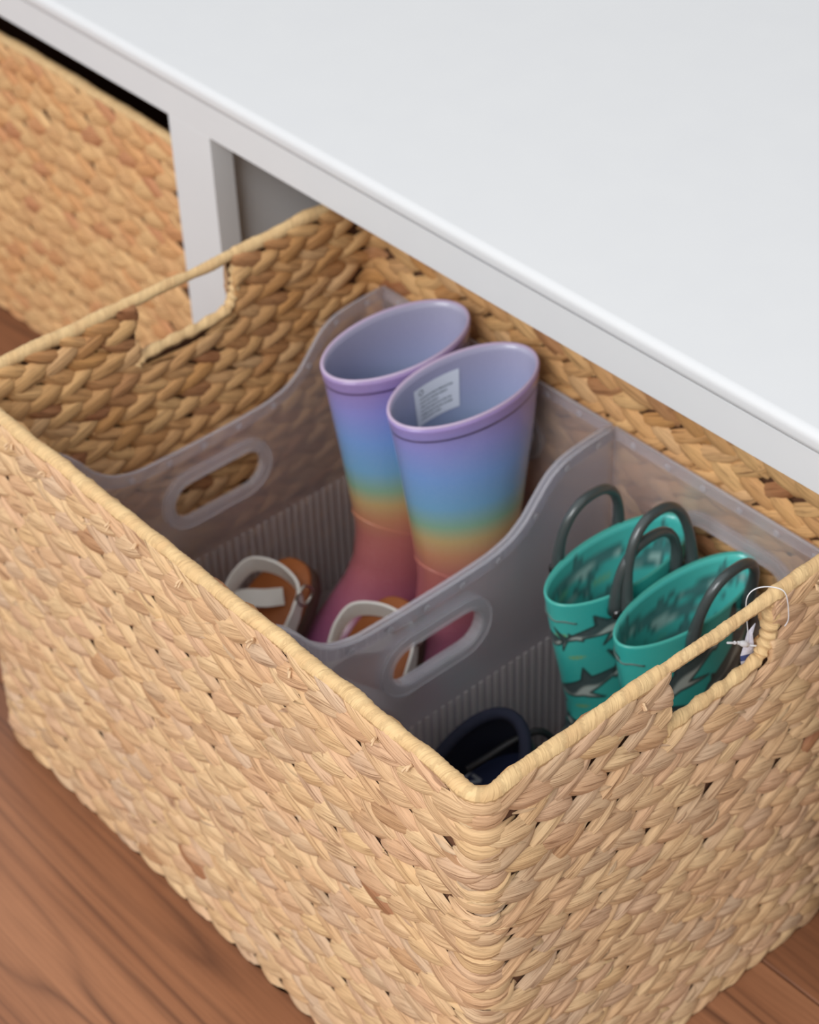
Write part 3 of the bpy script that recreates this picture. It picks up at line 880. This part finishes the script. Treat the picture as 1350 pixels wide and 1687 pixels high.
# ------------------------------------------------------------------ navy shoe
LACE = [(-0.2072, 0.1767, 0.1), (-0.2005, 0.1884, 0.108), (-0.1911, 0.2093, 0.12), (-0.1849, 0.2244, 0.122), (-0.1808, 0.2326, 0.115), (-0.1752, 0.2395, 0.1), (-0.1758, 0.2466, 0.085)]
def navy_shoe():
    loc = (-.190, .160, .031)
    root = empty('boat_shoe', loc, 'dark leather shoe with navy lining and black lace in the near corner of the basket', 'shoe', rz=R_(3))
    root.rotation_euler = (R_(21), 0, R_(3)); root.scale = (1.2, 1.1, 1.05)
    navy = plain('navy_lining', (18, 24, 46), .85, .3, 900); brown = plain('brown_leather', (72, 40, 28), .35, .2, 300)
    blk = plain('black_lace', (22, 23, 26), .55); ins = plain('navy_insole', (30, 42, 80), .8)
    # rows (z, front, back, halfwidth, e)
    T = [(0, -.078, .078, .033, .9), (.006, -.081, .081, .035, .9), (.014, -.080, .081, .035, .9), (.024, -.074, .080, .034, .93), (.036, -.050, .080, .033, .96), (.046, -.038, .079, .0325, 1), (.060, -.036, .080, .0315, 1), (.084, -.034, .079, .031, 1.0)]
    def rim_z(th):  # opening dips at the sides
        return .062+.020*max(0, math.sin(th))
    def skin(name, z0, mat, off, flip):
        bm = bmesh.new(); R = []
        for k in range(15):
            ring = []
            for j in range(56):
                th = 2*PI*j/56; z = z0+(rim_z(th)-z0)*k/14
                ring.append(bm.verts.new(ring_pt(T, z, th, off=off)))
            R.append(ring)
        for A, B in zip(R[:-1], R[1:]):
            for j in range(56):
                f = (A[j], A[(j+1) % 56], B[(j+1) % 56], B[j]); bm.faces.new(f[::-1] if flip else f)
        if not flip: bm.faces.new(R[0][::-1])
        return obj(name, bm, mat, root)
    skin('upper', .008, brown, 0, False); skin('lining', .012, navy, .0042, True)
    band(T, 0, .012, .0025, lambda p: p, blk, 'sole', root)
    bm = bmesh.new(); pts = [ring_pt(T, rim_z(2*PI*j/56), 2*PI*j/56, off=.0018) for j in range(56)]
    tube(bm, pts, .0042, 10, closed=True); obj('collar', bm, navy, root)
    bm = bmesh.new(); vs = [bm.verts.new(ring_pt(T, .024, 2*PI*j/56, off=.0035)) for j in range(56)]; bm.faces.new(vs)
    r = bmesh.ops.extrude_face_region(bm, geom=bm.faces[:])
    for g in r['geom']:
        if isinstance(g, bmesh.types.BMVert): g.co.z += .0015
    bmesh.ops.recalc_face_normals(bm, faces=bm.faces[:])
    io = obj('insole', bm, ins, root, False)
    # lettering printed on the insole
    bm = bmesh.new(); zl = .0258
    def stroke(a, b, w=.0021):
        a = Vector(a+(zl,)); b = Vector(b+(zl,)); d = (b-a).normalized(); n = Vector((-d.y, d.x, 0))*w/2
        v = [bm.verts.new(q) for q in (a-n, b-n, b+n, a+n)]; v2 = [bm.verts.new(q.co+Vector((0, 0, .0003))) for q in v]
        bm.faces.new(v2); bm.faces.new(v[::-1])
        for i in range(4): bm.faces.new((v[i], v[(i+1) % 4], v2[(i+1) % 4], v2[i]))
    # reads VAN along the heel of the insole, long bar of the first letter over the rest
    x0, y0 = -.026, .006
    def P(u, v): return (x0+v*.9, y0+u)
    stroke(P(0, 0), P(.046, 0))
    for pts in ([(.002, 0), (.007, .011), (.012, 0)], [(.015, .011), (.020, .002), (.025, .011)], [(.029, .011), (.029, .003), (.037, .011), (.037, .003)]):
        for a, b in zip(pts[:-1], pts[1:]): stroke(P(*a), P(*b))
    obj('lettering', bm, plain('white_print', (170, 178, 190), .6), io, False)
    # lace running round the collar and looping off the side
    bm = bmesh.new()
    Mi = (Matrix.Translation(loc) @ root.rotation_euler.to_matrix().to_4x4() @ Matrix.Diagonal((1.2, 1.1, 1.05, 1))).inverted()
    tube(bm, spline([Mi @ Vector(q) for q in LACE], 8), .0025, 8)
    obj('lace', bm, blk, root)
    bm = bmesh.new()
    tube(bm, spline([(-.020, -.034, .056), (-.008, -.040, .061), (.008, -.040, .061), (.021, -.034, .057)], 7), .0034, 8)
    obj('lace', bm, blk, root)
    bm = bmesh.new(); pts = [ring_pt(T, .034+.004*math.sin(j*.5), R_(-40+j*5), off=-.0006) for j in range(24)]
    tube(bm, pts, .0011, 6); obj('side_seam', bm, plain('tan_thread', (120, 84, 60), .6), root)
navy_shoe()

# ------------------------------------------------------------------ sandals
M_white_l = plain('white_leather', (240, 238, 230), .5, .15, 500); M_tan = plain('tan_footbed', (168, 96, 44), .6, .2, 160, .3); M_dsole = plain('dark_brown_sole', (84, 64, 52), .6)
M_metal = plain('buckle_metal', (200, 196, 186), .3, Metallic=1.0)
def strap(bm, pts, w, th, up):
    """flat ribbon through pts; up(i)->vector across the ribbon"""
    pts = spline(pts, 8); N = len(pts); R = []
    for i, p in enumerate(pts):
        t = (pts[min(i+1, N-1)]-pts[max(i-1, 0)]).normalized()
        a = Vector(up) if not callable(up) else up(i/(N-1))
        a = (a-a.dot(t)*t).normalized(); n = t.cross(a)
        R.append([bm.verts.new(p+a*sx*w/2+n*sy*th/2) for sx, sy in ((-1, -1), (1, -1), (1, 1), (-1, 1))])
    for A, B in zip(R[:-1], R[1:]):
        for k in range(4): bm.faces.new((A[k], A[(k+1) % 4], B[(k+1) % 4], B[k]))
    bm.faces.new(R[0][::-1]); bm.faces.new(R[-1])
def sandal(loc, rz, tilt, label, straps, roll=0):
    root = empty('sandal', loc, label, 'sandal', 'pair of white strapped sandals')
    root.rotation_euler = (tilt, roll, rz)
    T = [(0, -.135, .0, .031, .8), (.01, -.136, .0, .032, .8), (.018, -.137, .0, .032, .8), (.022, -.137, .0, .032, .8)]
    def slab(name, za, zb, off, mat):
        bm = bmesh.new(); R = []
        for z, o2 in ((za, off+.001), (za+.001, off), (zb-.001, off), (zb, off+.0012)):
            R.append([bm.verts.new(Vector((ring_pt(T, .018, 2*PI*k/48, off=o2).x*(1-.03*math.sin(2*PI*k/48)), ring_pt(T, .018, 2*PI*k/48, off=o2).y, z))) for k in range(48)])
        for A, B in zip(R[:-1], R[1:]):
            for k in range(48): bm.faces.new((A[k], A[(k+1) % 48], B[(k+1) % 48], B[k]))
        bm.faces.new(R[0][::-1]); bm.faces.new(R[-1]); return obj(name, bm, mat, root)
    slab('sole', 0, .016, 0, M_dsole); slab('footbed', .016, .021, .0006, M_tan)
    for nm, P, w, up in straps:
        bm = bmesh.new(); strap(bm, P, w, .0022, up); obj(nm, bm, M_white_l, root, False)
    bm = bmesh.new(); strap(bm, [(-.036, -.074, .026), (-.020, -.052, .034), (.000, -.040, .032), (.010, -.032, .028)], .014, .0018, (.3, 1, .2)); obj('strap_end', bm, M_white_l, root, False)
    bm = bmesh.new(); tube(bm, spline([(.032, -.030, .030), (.032, -.018, .030), (.032, -.018, .044), (.032, -.030, .044)], 5, True), .0012, 6, closed=True)
    obj('buckle', bm, M_metal, root)
ankle = ('heel_strap', [(.031, -.074, .018), (.033, -.060, .029), (.032, -.038, .035), (.024, -.022, .036), (0, -.016, .036), (-.024, -.022, .036), (-.032, -.038, .035), (-.033, -.060, .029), (-.031, -.074, .018)], .015, (0, .45, 1))
inst = ('instep_strap', [(.031, -.076, .018), (.024, -.080, .040), (.0, -.082, .046), (-.024, -.080, .040), (-.031, -.076, .018)], .013, (0, 1, .2))
toe = ('toe_strap', [(.031, -.098, .018), (.022, -.096, .034), (.0, -.095, .040), (-.022, -.096, .034), (-.031, -.098, .018)], .016, (0, 1, .1))
sandal((-.449, .231, .106), R_(8), R_(34), 'white strapped tan sandal farther from the bin divider, with a loose strap end', [ankle, inst, toe])
sandal((-.348, .247, .124), R_(20), R_(36), 'white strapped sandal with tan footbed beside the bin divider, strap looped over the heel', [ankle, inst, toe])

# ------------------------------------------------------------------ hang tag
def hang_tag():
    base = Vector((-.012, .2345, .313))
    root = empty('hang_tag', base, 'small white paper tag on a clear plastic loop in the hand hole', 'tag')
    wht = plain('white_tag_card', (226, 226, 234), .5); nyl = plain('clear_nylon', (224, 224, 226), .3)
    t = NT('printed_card'); uvn = t.n('ShaderNodeTexCoord'); sx = t.n('ShaderNodeSeparateXYZ'); t.l(uvn.outputs['Object'], sx.inputs[0])
    z = sx.outputs[2]; x = t.math('ADD', sx.outputs[0], t.math('MULTIPLY', sx.outputs[1], -1.0))
    a = t.math('LESS_THAN', t.math('ABSOLUTE', t.math('ADD', z, .0045)), .0025)
    b = t.math('MULTIPLY', t.math('LESS_THAN', z, -.010), t.math('LESS_THAN', t.math('FRACT', t.math('MULTIPLY', sx.outputs[1], 500.)), .4))
    c = t.mix(a, S((216, 212, 222)), S((70, 82, 130))); c = t.mix(t.math('MULTIPLY', b, .4), c, S((140, 130, 140)))
    t.set(c, .5)
    bm = bmesh.new(); V = {}
    Lr = [(.2377, .3334), (.2309, .3300), (.2292, .3216), (.2268, .3136), (.2278, .3067), (.2336, .2935)]
    Rr = [(.2387, .3330), (.2368, .3253), (.2388, .3160), (.2396, .3065), (.2393, .3000), (.2370, .2915)]
    for sd in (0, 1):
        for i in range(6):
            for j in range(3):
                f = j/2; y = Lr[i][0]*(1-f)+Rr[i][0]*f; z = Lr[i][1]*(1-f)+Rr[i][1]*f
                p0 = Vector((-.012, y, z)); V[i, j, sd] = bm.verts.new(p0+(CAM-p0).normalized()*(.0085*f-.004+sd*.0005)-base)
    for i in range(5):
        for j in (0, 1):
            bm.faces.new((V[i, j, 1], V[i, j+1, 1], V[i+1, j+1, 1], V[i+1, j, 1])); bm.faces.new((V[i, j+1, 0], V[i, j, 0], V[i+1, j, 0], V[i+1, j+1, 0]))
        for j in (0, 2): bm.faces.new((V[i, j, 0], V[i, j, 1], V[i+1, j, 1], V[i+1, j, 0]))
    bmesh.ops.recalc_face_normals(bm, faces=bm.faces[:])
    obj('card', bm, t.m, root)
    Q = lambda y, z, x=-.0105: Vector((x, y, z))-base
    bm = bmesh.new()
    tube(bm, spline([Q(.2306, .3215), Q(.2303, .3300), Q(.2285, .352, -.0125), Q(.2298, .3610, -.0125), Q(.2348, .3650, -.010), Q(.2414, .3655, -.004), Q(.2455, .3620, .0025), Q(.2490, .3420, .0040), Q(.2475, .3350, .0030)], 8), .00035, 6)
    obj('nylon_loop', bm, nyl, root)
    bm = bmesh.new()
    tube(bm, [Q(.2114, .3353), Q(.2225, .3281)], .0007, 8)
    for q in (Q(.2183, .3309), Q(.2218, .3286)):
        r = bmesh.ops.create_uvsphere(bm, u_segments=8, v_segments=6, radius=.0012)
        for v in r['verts']: v.co += q
    tube(bm, [Q(.2225, .3281), Q(.2270, .3245), Q(.2305, .3212)], lambda i: (.0010, .0022, .0016)[i], 8)
    tube(bm, [Q(.2305, .3212), Q(.2460, .3125, -.006)], .0006, 8)
    obj('tag_pin', bm, nyl, root)
hang_tag()
